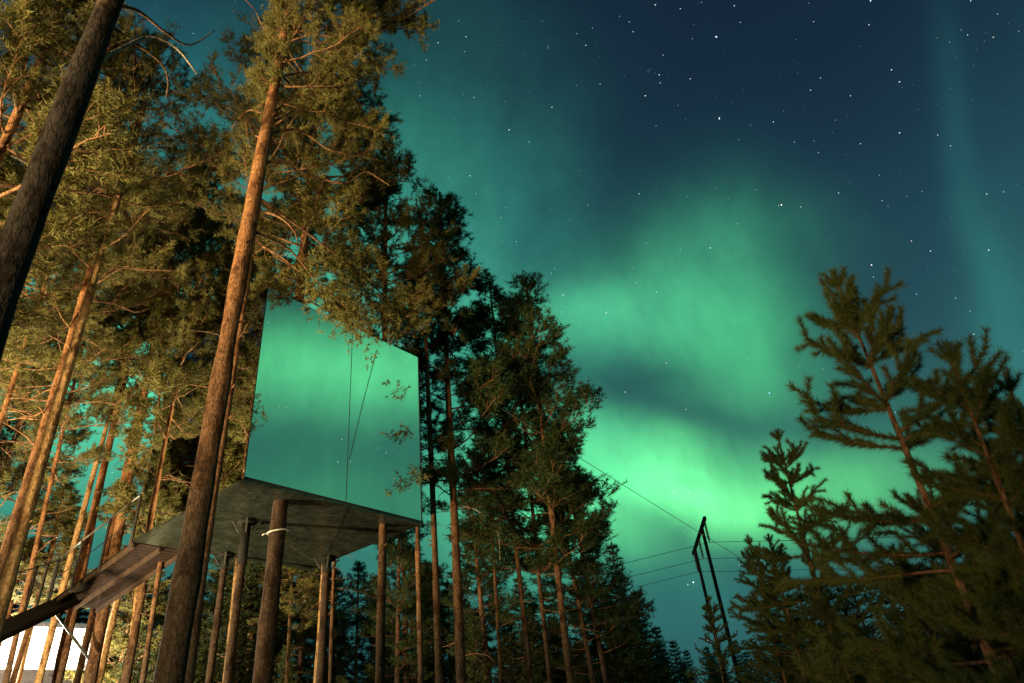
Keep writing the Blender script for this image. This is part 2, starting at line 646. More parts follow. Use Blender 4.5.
def curve_pts(p0, d0, L, n, rng, curl=0.0, jit=0.12, grav=0.0):
    pts, d, p = [np.array(p0)], unit(np.array(d0, float)), np.array(p0, float)
    for i in range(n):
        d = unit(d + np.array([0, 0, curl / n]) + jit * rng.randn(3) + np.array([0, 0, grav * (i / n)]))
        p = p + d * L / n
        pts.append(p)
    return np.array(pts)


def pine_crown(seed, Hc, R, shape='pine', n_limb=40, dens=1.0, nl=0.085, nw=0.012, nn=9, dead=8, one_side=None, sub_n=9, asym=0.0, vis_twigs=True, mat=None):
    """limbs mesh, crown mesh. z from 0 (crown base) to Hc (tip)"""
    rng = np.random.RandomState(seed)
    LB, DB = MB(), MB()
    SP, SD, SL = [], [], []
    for i in range(n_limb):
        t = (i + rng.rand() * 0.8) / n_limb
        z = Hc * (t ** 0.95) * 0.97
        if shape == 'pine':
            prof = (0.42 + 0.58 * min(1, t / 0.28)) * (1 - max(0, (t - 0.3) / 0.7) ** 1.7) + 0.05
        elif shape == 'tall':
            prof = (0.55 + 0.45 * min(1, t / 0.2)) * (1 - t) ** 0.75 + 0.05
        else:
            prof = (1 - t) ** 0.8 + 0.04
        az = i * 2.39996 + rng.randn() * 0.5
        side = 1 + asym * math.cos(az)
        L = R * prof * (0.65 + 0.5 * rng.rand()) * side
        if one_side is not None:
            L *= max(0.10, 0.50 + 0.64 * math.cos(az - one_side))
        el = -0.15 + 0.9 * t + rng.randn() * 0.15
        d = np.array([math.cos(az) * math.cos(el), math.sin(az) * math.cos(el), math.sin(el)])
        pts = curve_pts((0, 0, z), d, L, 7, rng, curl=0.35, jit=0.13)
        r0 = 0.006 + 0.0095 * L
        LB.tube(pts, np.linspace(r0, 0.006, len(pts)), 5, False)
        ns = max(3, int(sub_n * dens * (0.5 + L / R)))
        for k in range(ns):
            u = 0.28 + 0.72 * (k + rng.rand()) / ns
            f_ = u * 7
            i0 = min(6, int(f_))
            p = pts[i0] + (pts[i0 + 1] - pts[i0]) * (f_ - i0)
            bd = unit(pts[i0 + 1] - pts[i0])
            sd = rand_perp(rng, bd)
            sd[2] = abs(sd[2]) * 0.5 + 0.05
            sdir = unit(bd * 0.75 + sd)
            Ls = (0.28 + 0.32 * L * (1.15 - u)) * (0.7 + 0.6 * rng.rand())
            sp = curve_pts(p, sdir, Ls, 4, rng, curl=0.5, jit=0.16)
            LB.tube(sp, np.linspace(r0 * 0.35, 0.003, 5), 3, False)
            nt_ = max(4, int(11 * Ls / 0.5 * dens))
            for q in range(nt_):
                uu = 0.15 + 0.75 * (q + rng.rand()) / nt_
                ff = uu * 4
                j0 = min(3, int(ff))
                pp = sp[j0] + (sp[j0 + 1] - sp[j0]) * (ff - j0)
                td = unit(unit(sp[j0 + 1] - sp[j0]) * 0.8 + rand_perp(rng, bd) * 0.8 + np.array([0, 0, 0.35]))
                tl = 0.10 + 0.16 * rng.rand()
                e = pp + td * tl
                if vis_twigs and rng.rand() < 0.25:
                    LB.tube([pp, e], [0.004, 0.002], 3, False)
                SP.append(pp + td * tl * 0.3)
                SD.append(td)
                SL.append(tl * 0.75)
    for i in range(dead):
        z = -0.2 - rng.rand() * Hc * 0.45
        az = rng.rand() * 6.28
        el = rng.uniform(-0.2, 0.5)
        L = R * rng.uniform(0.15, 0.5)
        d = np.array([math.cos(az) * math.cos(el), math.sin(az) * math.cos(el), math.sin(el)])
        pts = curve_pts((0, 0, z), d, L, 7, rng, curl=-0.5, jit=0.17)
        LB.tube(pts, np.linspace(0.017, 0.004, 8), 4, False)
        for k in range(2):
            j = rng.randint(2, 6)
            sp = curve_pts(pts[j], rand_perp(rng, d) + d * 0.6, L * 0.35, 4, rng, curl=-0.3, jit=0.2)
            LB.tube(sp, np.linspace(0.007, 0.003, 5), 3, False)
    V, Fc = needle_tris(SP, SD, rng, nn, nl, nw, 1.0, SL)
    me = mesh_np('crown', V, Fc)
    me.materials.append(mat or M_NEED)
    return LB.mesh('limbs', M_LIMB), me, len(SP)


def spruce_crown(seed, H, R, n_whorl=26, nn=7, nl=0.10, nw=0.022, dens=1.0, base=0.04, mat=None):
    rng = np.random.RandomState(seed)
    LB = MB()
    SP, SD, SL = [], [], []
    for i in range(n_whorl):
        t = base + (1 - base) * (i / n_whorl) ** 0.9
        z = H * t
        for k in range(6):
            az = k * 1.047 + rng.rand() * 1.0 + i * 0.4
            L = R * ((1 - t) ** 0.85 + 0.03) * (0.7 + 0.5 * rng.rand())
            el = -0.25 + 0.75 * t + 0.1 * rng.randn()
            d = np.array([math.cos(az) * math.cos(el), math.sin(az) * math.cos(el), math.sin(el)])
            pts = curve_pts((0, 0, z), d, L, 5, rng, curl=0.3, jit=0.06)
            LB.tube(pts, np.linspace(0.012 + 0.008 * L, 0.004, 6), 3, False)
            m_ = max(4, int(13 * L * dens))
            for q in range(m_):
                u = (q + rng.rand()) / m_ * 5
                j = min(4, int(u))
                p = pts[j] + (pts[j + 1] - pts[j]) * (u - j)
                bd = unit(pts[j + 1] - pts[j])
                lat = np.cross(bd, (0, 0, 1)) * (1 if q % 2 else -1)
                td = unit(bd * 0.7 + lat * 0.9 + np.array([0, 0, -0.15]) + 0.2 * rng.randn(3))
                tl = (0.12 + 0.3 * L * (1 - u / 5.5)) * (0.6 + 0.6 * rng.rand())
                for s_ in range(max(1, int(tl / 0.12))):
                    SP.append(p + td * s_ * 0.12)
                    SD.append(td)
                    SL.append(0.13)
        # leader
    SP.append(np.array([0, 0, H * 0.97]))
    SD.append(np.array([0, 0, 1.]))
    SL.append(H * 0.03)
    V, Fc = needle_tris(SP, SD, rng, nn, nl, nw, 0.7, SL)
    me = mesh_np('crown', V, Fc)
    me.materials.append(mat or M_NEED_SPRUCE)
    return LB.mesh('limbs', M_LIMB), me, len(SP)


def young_pine(seed, H, R, whorls=11, nn_per_m=520, nl=0.056, nw=0.0058, first=0.12, side=2):
    """foreground sapling: whorls of upswept branches, every shoot thick with needles"""
    rng = np.random.RandomState(seed)
    LB = MB()
    shoots = []   # (start, dir, len)

    def clothe(pts, u0=0.0):
        for a, b in zip(pts[:-1], pts[1:]):
            L = np.linalg.norm(b - a)
            shoots.append((a, (b - a) / L, L))
    # terminal leader with a crown of candles
    top = np.array([0, 0, H])
    LB.tube([top * .95, top], [0.007, 0.004], 5)
    clothe([np.array([0, 0, H - 0.55]), np.array([0, 0, H - .3]), top])
    for k in range(5):
        az = k * 1.257 + rng.rand() * .5
        d = unit(np.array([math.cos(az) * 0.7, math.sin(az) * 0.7, 1]))
        q = top - np.array([0, 0, .15])
        clothe([q, q + d * (0.12 + 0.05 * rng.rand())])
    zs = []
    z, step = H - 0.52, 0.27
    while z > H * first:
        zs.append(z)
        z -= step
        step = min(0.40, step + 0.03)
    for wi, z in enumerate(zs):
        nb = 5
        for k in range(nb):
            az = k * 2 * math.pi / nb + rng.rand() * 0.9 + wi
            L = min(R, 0.02 + (H - z) * 0.35) * (0.75 + 0.45 * rng.rand())
            el = max(0.0, 0.5 - 0.11 * wi) + 0.12 * rng.randn()
            d = np.array([math.cos(az) * math.cos(el), math.sin(az) * math.cos(el), math.sin(el)])
            n = max(3, int(L / 0.14))
            pts = curve_pts((0, 0, z + 0.05 * rng.randn()), d, L, n, rng, curl=0.30, jit=0.04)
            LB.tube(pts, np.linspace(0.006 + 0.008 * L, 0.003, n + 1), 4, False)
            bare = 0 if wi < 5 else int(n * 0.35)
            clothe(pts[bare:])
            for j in range(max(1, bare), n + 1):
                bd = unit(pts[j] - pts[j - 1])
                for s_ in range(side):
                    sd = rand_perp(rng, bd)
                    sd[2] = sd[2] * 0.5
                    dd = unit(bd * 0.9 + sd * 0.9 + np.array([0, 0, 0.12]))
                    Ls = (0.10 + 0.25 * L * (1 - j / (n + 1.5))) * (0.6 + 0.7 * rng.rand())
                    m_ = max(1, int(Ls / 0.12))
                    sp = curve_pts(pts[j], dd, Ls, m_, rng, curl=0.35, jit=0.06)
                    LB.tube(sp, np.linspace(0.005, 0.0025, m_ + 1), 3, False)
                    clothe(sp)
                    for j2 in range(1, m_ + 1):
                        if rng.rand() < 0.7:
                            dd2 = unit(dd * 0.9 + rand_perp(rng, dd) * 0.7 + np.array([0, 0, 0.3]))
                            clothe([sp[j2], sp[j2] + dd2 * (0.07 + 0.08 * rng.rand())])
    P = np.array([s[0] for s in shoots])
    D = np.array([s[1] for s in shoots])
    L = np.array([s[2] for s in shoots])
    rep = np.maximum(1, (L * nn_per_m / 12).astype(int))
    P, D, L = np.repeat(P, rep, 0), np.repeat(D, rep, 0), np.repeat(L, rep)
    V, Fc = needle_tris(P, D, rng, 12, nl, nw, 0.78, L)
    me = mesh_np('crown', V, Fc)
    me.materials.append(M_NEED_YOUNG)
    return LB.mesh('limbs', M_LIMB), me, len(V) // 3


def trunk_mesh(H, r0, rt, rng, mat, n=10, wob=0.03, stubs=6):
    seg = max(8, int(H * 2.2))
    mb = MB()
    ph = rng.rand(4) * 6
    pts, rad = [], []
    for i in range(seg + 1):
        t = i / seg
        z = t * H
        w = wob * min(1, z / 2)
        pts.append((w * math.sin(z * .55 + ph[0]) * (1 - t), w * math.sin(z * .43 + ph[1]) * (1 - t), z))
        fl = 0.25 * r0 * math.exp(-z / 0.35)
        rad.append((r0 + (rt - r0) * t ** 1.05) * (1 + 0.05 * rng.randn()) + fl)
    mb.tube(pts, rad, n)
    for k in range(stubs):
        z = H * rng.uniform(0.15, 0.75)
        az = rng.rand() * 6.28
        r_ = r0 + (rt - r0) * z / H
        d = np.array([math.cos(az), math.sin(az), 0.2 + 0.3 * rng.rand()])
        mb.tube([d * r_ * 0.7 + (0, 0, z), d * (r_ + 0.03 + 0.09 * rng.rand()) + (0, 0, z)], [0.016, 0.009], 5)
    return mb.mesh('trunk', mat)


VAR = {}


def variant(key):
    if key in VAR:
        return VAR[key]
    if key == 'm1':
        v = pine_crown(21, 8.6, 3.15, 'pine', 64, 1.3, 0.085, 0.011, 24, 0, sub_n=12, one_side=0.72) + (8.6,)
    elif key.startswith('roof'):
        k = int(key[4:])
        v = pine_crown(130 + k, 7.0, 2.3, 'pine', 46, 1.1, 0.09, 0.013, 20, 0, sub_n=10) + (7.0,)
    elif key.startswith('airy'):
        k = int(key[4:])
        v = pine_crown(170 + k, 7.0, 2.4, 'pine', 42, 0.95, 0.085, 0.011, 18, 6, sub_n=9) + (7.0,)
    elif key.startswith('slim'):
        k = int(key[4:])
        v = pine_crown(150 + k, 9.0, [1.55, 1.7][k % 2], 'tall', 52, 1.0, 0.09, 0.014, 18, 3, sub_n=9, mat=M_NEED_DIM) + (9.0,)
    elif key.startswith('pine'):
        k = int(key[4:])
        v = pine_crown(30 + k, 7.0, [2.1, 2.4, 2.0][k % 3], 'pine', 46, 1.1, 0.09, 0.013, 20, 9, sub_n=10) + (7.0,)
    elif key.startswith('tall'):
        k = int(key[4:])
        v = pine_crown(50 + k, 9.0, [2.0, 2.2][k % 2], 'tall', 62, 1.0, 0.10, 0.017, 16, 6, sub_n=9) + (9.0,)
    elif key.startswith('far'):
        k = int(key[3:])
        v = pine_crown(70 + k, 8.0, [1.9, 2.2][k % 2], 'tall', 44, 0.8, 0.14, 0.036, 11, 8, sub_n=8, vis_twigs=False) + (8.0,)
    elif key.startswith('spruce'):
        k = int(key[6:])
        v = spruce_crown(90 + k, 9.0, [1.7, 2.0][k % 2], 32, 10, 0.13, 0.030) + (9.0,)
    elif key.startswith('bushy'):
        k = int(key[5:])
        v = spruce_crown(95 + k, 4.0, [1.2, 1.4][k % 2], 18, 8, 0.09, 0.016, mat=M_NEED_YOUNG) + (4.0,)
    VAR[key] = v
    return v


TREES = []
CNT = {}


def tree(label, base, tip, r0, r_top, key, crown_z, group=None, bark_m=None, name='pine_tree', cat='pine tree', seed=0,
         crown_scale=1.0, rot=0.0, wob=0.03, stubs=6):
    """base, tip: ground point and treetop in the world; crown_z: length along the trunk where the crown starts"""
    base, tip = np.array(base, float), np.array(tip, float)
    H = float(np.linalg.norm(tip - base))
    root = thing(name, label, cat, base, group)
    q = Vector((0, 0, 1)).rotation_difference(Vector(unit(tip - base)))
    root.rotation_mode = 'QUATERNION'
    root.rotation_quaternion = q
    rng = np.random.RandomState(seed + 500)
    tr = bpy.data.objects.new('trunk', trunk_mesh(H, r0, r_top, rng, bark_m or M_BARK, wob=wob, stubs=stubs))
    link(tr, root)
    if key:
        lm, cm, _, hc = variant(key)
        s = (H - crown_z) / hc
        for nm, me in (('limbs', lm), ('crown', cm)):
            o = bpy.data.objects.new(nm, me)
            link(o, root)
            o.location = (0, 0, crown_z)
            o.rotation_euler = (0, 0, rot)
            o.scale = (crown_scale * s ** 0.5, crown_scale * s ** 0.5, s)
    TREES.append(root)
    return root


def trunk_px(x1, y1, x2, y2, D, top_z):
    """a trunk seen through two points of the picture, standing D metres away, up to height top_z"""
    a, b = at_dist(x1, y1, D), at_dist(x2, y2, D)
    if b[2] < a[2]:
        a, b = b, a
    d = (b - a) / (b[2] - a[2])
    return a + d * (0 - a[2]) - d * 0.15, a + d * (top_z - a[2])


def rad_px(x, y, D, wpx):
    P = at_dist(x, y, D)
    return wpx * float((P - EYE) @ FW) / F_PX / 2


def ptree(label, p, D, wpx, top_z, key, crown_z, rt=0.03, plumb=None, **kw):
    base, tip = trunk_px(*p, D, top_z)
    if plumb is not None:          # trunks built into the cube stand plumb
        base, tip = np.array([plumb[0], plumb[1], -.15]), np.array([plumb[0], plumb[1], top_z])
    return tree(label, base, tip, rad_px(p[0], p[1], D, wpx), rt, key, crown_z, **kw)


def px_limb(parent, name, D, pts, r0, r1, mat, depth=0.0, n=6):
    """a branch traced at its own distance; depth = how far it swings away from the camera along its length"""
    P = [at_dist(x, y, D + depth * i / max(1, len(pts) - 1)) for i, (x, y) in enumerate(pts)]
    # smooth it
    Q = []
    P = np.array(P)
    for i in range(len(P) - 1):
        p0, p1, p2, p3 = P[max(0, i - 1)], P[i], P[i + 1], P[min(len(P) - 1, i + 2)]
        for s in np.linspace(0, 1, 4, endpoint=False):
            Q.append(0.5 * ((2 * p1) + (-p0 + p2) * s + (2 * p0 - 5 * p1 + 4 * p2 - p3) * s * s + (-p0 + 3 * p1 - 3 * p2 + p3) * s ** 3))
    Q.append(P[-1])
    mb = MB()
    mb.tube(Q, np.linspace(r0, r1, len(Q)), n)
    bpy.context.view_layer.update()
    inv = parent.matrix_world.inverted()
    me = mb.mesh(name, mat)
    me.transform(inv)
    o = bpy.data.objects.new(name, me)
    return link(o, parent)


# --- the trees one can tell apart, left to right
t = ptree('thick dark grey trunk leaning across the upper left corner, nearest tree', (20, 250, 112, 0), 4.6, 39, 13.5, 'pine0', 9.6,
          rt=0.07, bark_m=M_BARK_DARK, name='old_pine_tree', seed=1, rot=1.0)
L1 = t
px_limb(t, 'dead_branch', 4.62, [(86, 88), (100, 62), (122, 48), (150, 37), (176, 48), (197, 74)], 0.022, 0.006, M_DEAD, 0.25)
px_limb(t, 'dead_branch', 4.75, [(105, 52), (130, 42), (160, 62), (168, 80), (166, 98)], 0.018, 0.005, M_LIMB, 0.5)
px_limb(t, 'dead_branch', 4.7, [(118, 5), (140, 12), (165, 32), (190, 45), (215, 30)], 0.02, 0.005, M_LIMB, 0.5)

t = ptree('orange barked pine with knotty branches at the upper left edge', (5, 140, 58, 22), 9.5, 13, 13.8, 'pine1', 6.8, rt=0.05, seed=2, rot=2.1)
px_limb(t, 'dead_branch', 9.5, [(12, 155), (28, 165), (32, 185)], 0.03, 0.008, M_DEAD, 0.2)
px_limb(t, 'dead_branch', 9.5, [(20, 118), (14, 90), (26, 72), (20, 60)], 0.03, 0.008, M_DEAD, 0.2)
t = ptree('slim yellow lit pine crossing the left side with forked dead top', (3, 600, 130, 155), 10.0, 16, 12.6, None, 6.0, rt=0.045, bark_m=M_BARK_PALE, seed=3)
px_limb(t, 'dead_branch', 10, [(112, 218), (122, 196), (127, 192), (138, 193)], 0.02, 0.008, M_DEAD, 0.1)
px_limb(t, 'dead_branch', 10, [(132, 150), (124, 135), (120, 110)], 0.02, 0.006, M_DEAD, 0.1)
px_limb(t, 'dead_branch', 10, [(103, 275), (120, 268), (150, 270), (175, 271)], 0.018, 0.006, M_LIMB, 0.1)
px_limb(t, 'dead_branch', 10, [(92, 300), (115, 304), (135, 312), (150, 308)], 0.018, 0.006, M_LIMB, 0.1)

ptree('thin pine trunk beyond the left edge with bare orange stem', (0, 425, 40, 300), 15, 7, 16.0, 'tall0', 9.5, seed=4, rot=.5)
ptree('slender trunk behind the yellow lit pine, low at the left edge', (5, 683, 36, 549), 19, 8, 14.0, 'pine2', 9.0, seed=5, rot=1.5)
ptree('mottled pine rising just left of the ramp railing', (55, 683, 136, 331), 20.0, 14, 20.0, 'pine0', 14.0, seed=6, rot=2.5, crown_scale=.9)
ptree('slim pale pine seen behind the ramp railing', (37, 683, 97, 463), 19.5, 9, 17.5, 'tall1', 11.5, bark_m=M_BARK_PALE, seed=7, rot=.1)
ptree('sturdy pine trunk close behind the lower end of the ramp', (90, 683, 158, 320), 19.0, 15, 19.5, 'pine1', 13.5, seed=8, rot=3.3)
ptree('dark red pine trunk between the ramp and the big orange pine', (131, 650, 182, 368), 18.0, 10, 20.5, 'tall0', 12.0, seed=9, rot=2.2, crown_scale=1.15)
ptree('very thin bright yellow stem under the ramp', (126, 683, 138, 580), 18, 5, 12.0, 'far0', 7.5, bark_m=M_BARK_PALE, seed=10)
ptree('thin stem just left of the base of the big orange pine', (143, 683, 162, 556), 16, 7, 13.0, 'far1', 8.5, seed=11)
ptree('pale slender pine between cube corner and big orange pine', (195, 560, 241, 330), 17, 8, 17.0, 'tall1', 11.0, bark_m=M_BARK_PALE, seed=12, rot=1.1)

# the big orange pine in front of the cube
M1 = ptree('big orange barked pine standing in front of the mirrored cube', (166, 683, 279, 62), 7.6, 31, 17.6, 'm1', 11.0, rt=0.05, name='large_pine_tree', seed=13, rot=0.0, crown_scale=.84, wob=0.02)
OR = M_LIMB
for pts, r0, dep in [
    ([(262, 163), (276, 162), (290, 163), (303, 173), (325, 180), (347, 183), (365, 172), (378, 178), (390, 186)], .032, .6),
    ([(266, 137), (280, 131), (298, 130), (315, 140), (330, 150), (362, 156), (385, 162)], .028, .9),
    ([(270, 118), (285, 103), (297, 95), (312, 101), (322, 104)], .022, .4),
    ([(274, 78), (300, 73), (335, 71), (352, 72)], .022, .5),
    ([(258, 212), (272, 214), (286, 222), (296, 235), (298, 250)], .02, -.3),
    ([(258, 245), (270, 250), (285, 260), (300, 272)], .016, -.3),
    ([(265, 115), (250, 110), (238, 120), (232, 128)], .016, .3),
    ([(276, 40), (262, 25), (255, 10), (240, -5)], .018, .3),
    ([(281, 25), (305, 12), (335, 10), (345, 2)], .018, .5)]:
    px_limb(M1, 'limb', 7.6 + 0.02, pts, r0, 0.006, OR, dep)



def spray(parent, D, pts, r0, depth, n, spread, seed):
    """a leafy bough: traced limb with needle shoots round its outer part, both parts of their tree"""
    lo = px_limb(parent, 'limb', D, pts, r0, 0.005, M_LIMB, depth)
    rg = np.random.RandomState(seed)
    P = np.array([at_dist(x, y, D + depth * i / (len(pts) - 1)) for i, (x, y) in enumerate(pts)])
    S, Dr, L = [], [], []
    for k in range(n):
        u = (0.3 + 0.7 * rg.rand()) * (len(P) - 1)
        i = min(len(P) - 2, int(u))
        c = P[i] + (P[i + 1] - P[i]) * (u - i)
        bd = unit(P[i + 1] - P[i])
        a = unit(bd * .8 + rand_perp(rg, bd))
        c2 = c + a * spread * rg.rand()
        for q in range(5):
            d = unit(a * .6 + rg.randn(3) * .6)
            S.append(c2 + rg.randn(3) * .05)
            Dr.append(d)
            L.append(.12)
    V, Fc = needle_tris(S, Dr, rg, 14, .07, .012, .75, L)
    me = mesh_np('bough_foliage', V, Fc)
    me.materials.append(M_NEED)
    me.transform(parent.matrix_world.inverted())
    link(bpy.data.objects.new('bough_foliage', me), parent)


spray(M1, 7.62, [(255, 232), (290, 250), (320, 285), (352, 312), (372, 330)], .02, 2.2, 110, .55, 1)
spray(M1, 7.62, [(262, 200), (310, 235), (355, 270), (388, 300), (402, 318)], .022, 2.6, 130, .6, 2)

# trunks that carry the cube: they meet its underside; two of them run on above the roof
CZ = 6.12           # world height of the cube's underside
Z2 = at_height(281, 493, CZ)
Z2 = Z2 + unit(Z2 * [1, 1, 0]) * 0.34
D2 = math.hypot(Z2[0], Z2[1])
M2 = ptree('front pine carrying the cube, strapped trunk running up through it', (265, 683, 280, 495), D2, 21, 17.8, 'roof0', 10.5, plumb=Z2, bark_m=M_BARK_SHADED, rt=0.05, name='supporting_pine_tree', seed=14, rot=5.0, crown_scale=1.3)
Z8 = at_height(383, 519, CZ)
Z8 = Z8 + unit(Z8 * [1, 1, 0]) * 0.27
D8 = math.hypot(Z8[0], Z8[1])
M8 = ptree('pine under the right corner of the cube, crown above the roof', (381, 683, 383, 522), D8, 11, 15.6, 'roof1', 10.6, plumb=Z8, rt=0.05, name='supporting_pine_tree', seed=15, rot=1.0)


def post(label, x1, y1, x2, y2, z_top, wpx, bark_m=None, seed=0, dark_top=False):
    P = at_height(x2, y2, z_top)
    D = math.hypot(P[0], P[1])
    tip = P
    base = np.array([P[0], P[1], -.15])
    r0 = rad_px(x1, y1, D, wpx)
    root = tree(label, base, tip, r0, r0 * 0.8, None, 0, name='supporting_pine_tree', cat='tree trunk', bark_m=bark_m or M_BARK_SHADED, seed=seed, wob=0.0, stubs=4)
    return root, tip, r0


posts = []
posts.append(post('dark topped trunk under the middle of the cube floor', 227, 683, 247, 520, CZ - .004, 10, seed=16))
posts.append(post('slim trunk meeting the rear edge of the cube floor', 208, 683, 226, 553, CZ - .004, 8, seed=17))
posts.append(post('central trunk of the tight cluster under the rear corner of the cube', 322, 683, 327, 557, CZ - .004, 10, seed=18))
ptree('thin pale stem beside the cluster under the cube', (316, 683, 322, 575), 17.5, 4.5, 13.5, 'far0', 8, bark_m=M_BARK_PALE, seed=19)
ptree('thin stem on the right of the cluster under the cube', (331, 683, 334, 575), 17.2, 4.5, 14.0, 'far1', 8, seed=20)
ptree('pale pine stem behind the dark topped trunk', (229, 645, 236, 570), 18.5, 7, 14.5, 'tall0', 9, bark_m=M_BARK_PALE, seed=21)
ptree('thin yellow stem between the strapped trunk and the cluster', (287, 683, 292, 582), 20, 4.5, 8.5, 'far1', 5.6, bark_m=M_BARK_PALE, seed=22)
ptree('thin trunk just below the right corner of the cube', (420, 683, 418, 535), 17, 7, 15.5, 'slim1', 9.0, seed=23, crown_scale=1.3)
ptree('reddish trunk right of the cube beside the tall bright stem', (440, 683, 430, 440), 15.2, 9, 11.6, None, 9.0, seed=24, rt=.05, stubs=9)
MT = TREES[-1]
for sd_, pts in enumerate([[(431, 402), (420, 398), (405, 392), (397, 388)], [(430, 430), (418, 425), (407, 428), (403, 432)],
                          [(432, 470), (424, 472), (415, 476)], [(430, 385), (440, 372), (452, 368)], [(431, 445), (442, 440), (450, 444)]]):
    spray(MT, 15.2, pts, .010, -1.9 if pts[-1][0] < 425 else .3, 16, .22, 50 + sd_)
M11 = ptree('tall bright stemmed pine right of the cube, highest dark crown', (461, 683, 446, 335), 16.5, 12, 18.2, 'slim0', 7.6, rt=.04, name='large_pine_tree', seed=25, rot=3.9, crown_scale=1.5)
px_limb(M11, 'dead_branch', 16.5, [(456, 506), (472, 508), (488, 519), (498, 534), (500, 560)], 0.022, 0.006, M_DEAD, 0.3)
px_limb(M11, 'dead_branch', 16.5, [(450, 490), (442, 493), (438, 498)], 0.015, 0.006, M_DEAD, 0.1)
ptree('thin stem in the gap right of the tall bright pine', (501, 683, 494, 554), 19, 5, 10.5, 'far1', 7.2, seed=26)
ptree('second dark crowned pine right of the tall bright stem', (530, 683, 514, 525), 17.5, 7, 15.2, 'slim1', 6.4, seed=27, rot=1.3, crown_scale=1.35)
ptree('slender stem leaning left of the outer pine of the group', (551, 683, 532, 504), 18.5, 6, 15.0, 'slim0', 6.0, seed=28, rot=4.4, crown_scale=1.3)
MR = ptree('outer pine of the dark group with open reaching branches', (562, 604, 533, 345), 17.5, 8.5, 15.0, 'slim1', 5.8, rt=.04, seed=29, rot=2.7, crown_scale=1.45, name='large_pine_tree')
ptree('short bright stem at the right foot of the dark group', (585, 640, 574, 582), 20, 7, 10.6, 'slim1', 4.4, seed=30, rot=3.0, crown_scale=1.3)
ptree('low outermost pine of the dark group over the gap', (600, 650, 583, 560), 21, 7, 11.6, 'slim0', 4.0, seed=31, rot=0.3, crown_scale=1.3)

# conifers descending to the gap in the treeline
for i, (x, y, D, nm, lab) in enumerate([
        (611, 542, 24, 'spruce_tree', 'pointed spruce at the edge of the dark pines'),
        (634, 590, 27, 'spruce_tree', 'smaller spruce stepping down towards the gap'),
        (655, 625, 30, 'spruce_tree', 'low spruce where the treeline nears its lowest point'),
        (672, 640, 34, 'spruce_tree', 'very low spruce top left of the lowest point of the treeline'),
        (715, 642, 36, 'spruce_tree', 'low spruce top behind the foot of the power pylon')]):
    T = at_dist(x, y, D)
    tree(lab, (T[0], T[1], -.1), T, .10, .01, 'spruce%d' % (i % 2), T[2] * 0.03, name=nm, cat='spruce tree', seed=40 + i, rot=i * 1.3, crown_scale=1.0)

# far treeline in the gap
rng = np.random.RandomState(5)
for i in range(26):
    x = 560 + i * 13 + rng.uniform(-5, 5)
    y = 652 + rng.uniform(-6, 10) - (0 if 640 < x < 720 else 10)
    D = rng.uniform(44, 62)
    T = at_dist(x, y, D)
    tree('far dark conifer top in the low treeline across the gap', (T[0], T[1], -.1), T, .1, .01, 'spruce%d' % (i % 2), 0.2,
         group='far conifers across the gap', name='spruce_tree', cat='spruce tree', seed=60 + i, rot=i * .7, crown_scale=1.15)

# forest behind the cube and ramp, individually placed
rng = np.random.RandomState(17)
for i in range(62):
    x = -30 + i * 10.6 + rng.uniform(-6, 6)
    D = rng.uniform(21, 38)
    w = 0.10 + 0.05 * rng.rand()
    P = at_dist(x, 640, D)
    H = rng.uniform(12, 16.5)
    # keep the trees under the outline of the group where open sky shows
    if x > 290:
        H = rng.uniform(9, 12.5)
    if x > 425:
        H = rng.uniform(7, 10)
    if x > 545:
        H = min(H, 6.5)
    far_left = x < 230
    if far_left and i % 3 == 1:
        continue
    if far_left:
        H = rng.uniform(8, 11)
    lab = ('yellow lit forest pine standing behind the ramp and the left trunks' if far_left
           else 'dim forest pine standing in the dark wood behind the cube supports')
    grp = 'lit pines behind the ramp' if far_left else 'dim pines behind the cube'
    tree(lab, (P[0], P[1], -.1), (P[0] + rng.uniform(-.4, .4), P[1], H), w, .03, ['far0', 'far1', 'far0', 'far1'][i % 4] if far_left else ['slim0', 'slim1', 'slim0', 'spruce0'][i % 4],
         H * ((0.78 if x < 125 else 0.48) if i % 4 < 3 or far_left else 0.05), group=grp, seed=100 + i, rot=i * 1.1, bark_m=(M_BARK_PALE if i % 3 == 0 else M_BARK),
         name='pine_tree' if i % 4 < 3 or far_left else 'spruce_tree', cat='pine tree' if i % 4 < 3 or far_left else 'spruce tree',
         crown_scale=1.25)

# understorey spruces low behind the supports
rng = np.random.RandomState(23)
for i in range(26):
    x = 120 + i * 20 + rng.uniform(-8, 8)
    D = rng.uniform(20, 30)
    P = at_dist(x, 660, D)
    H = rng.uniform(4.2, 7.0) if x < 560 else rng.uniform(3.2, 4.6)
    tree('young spruce in the dark undergrowth along the bottom behind the trunks', (P[0], P[1], -.1), (P[0], P[1], H), .06, .008, 'spruce%d' % (i % 2), 0.2,
         group='young spruces of the undergrowth', name='young_spruce_tree', cat='spruce tree', seed=200 + i, rot=i, crown_scale=1.0)

# trees left of the frame that the side of the cube mirrors
rng = np.random.RandomState(31)
for i in range(16):
    az = math.radians(-50 - i * 4.2)
    D = rng.uniform(15, 26)
    x, y = D * math.sin(az) - 1, D * math.cos(az) + 6
    H = rng.uniform(13, 17)
    tree('pine beyond the left edge, seen in the side of the mirrored cube', (x, y, -.1), (x, y, H), .13, .03, ['tall0', 'pine0', 'tall1'][i % 3], H * .42,
         group='pines mirrored in the side of the cube', seed=300 + i, rot=i * 1.4, crown_scale=1.25)

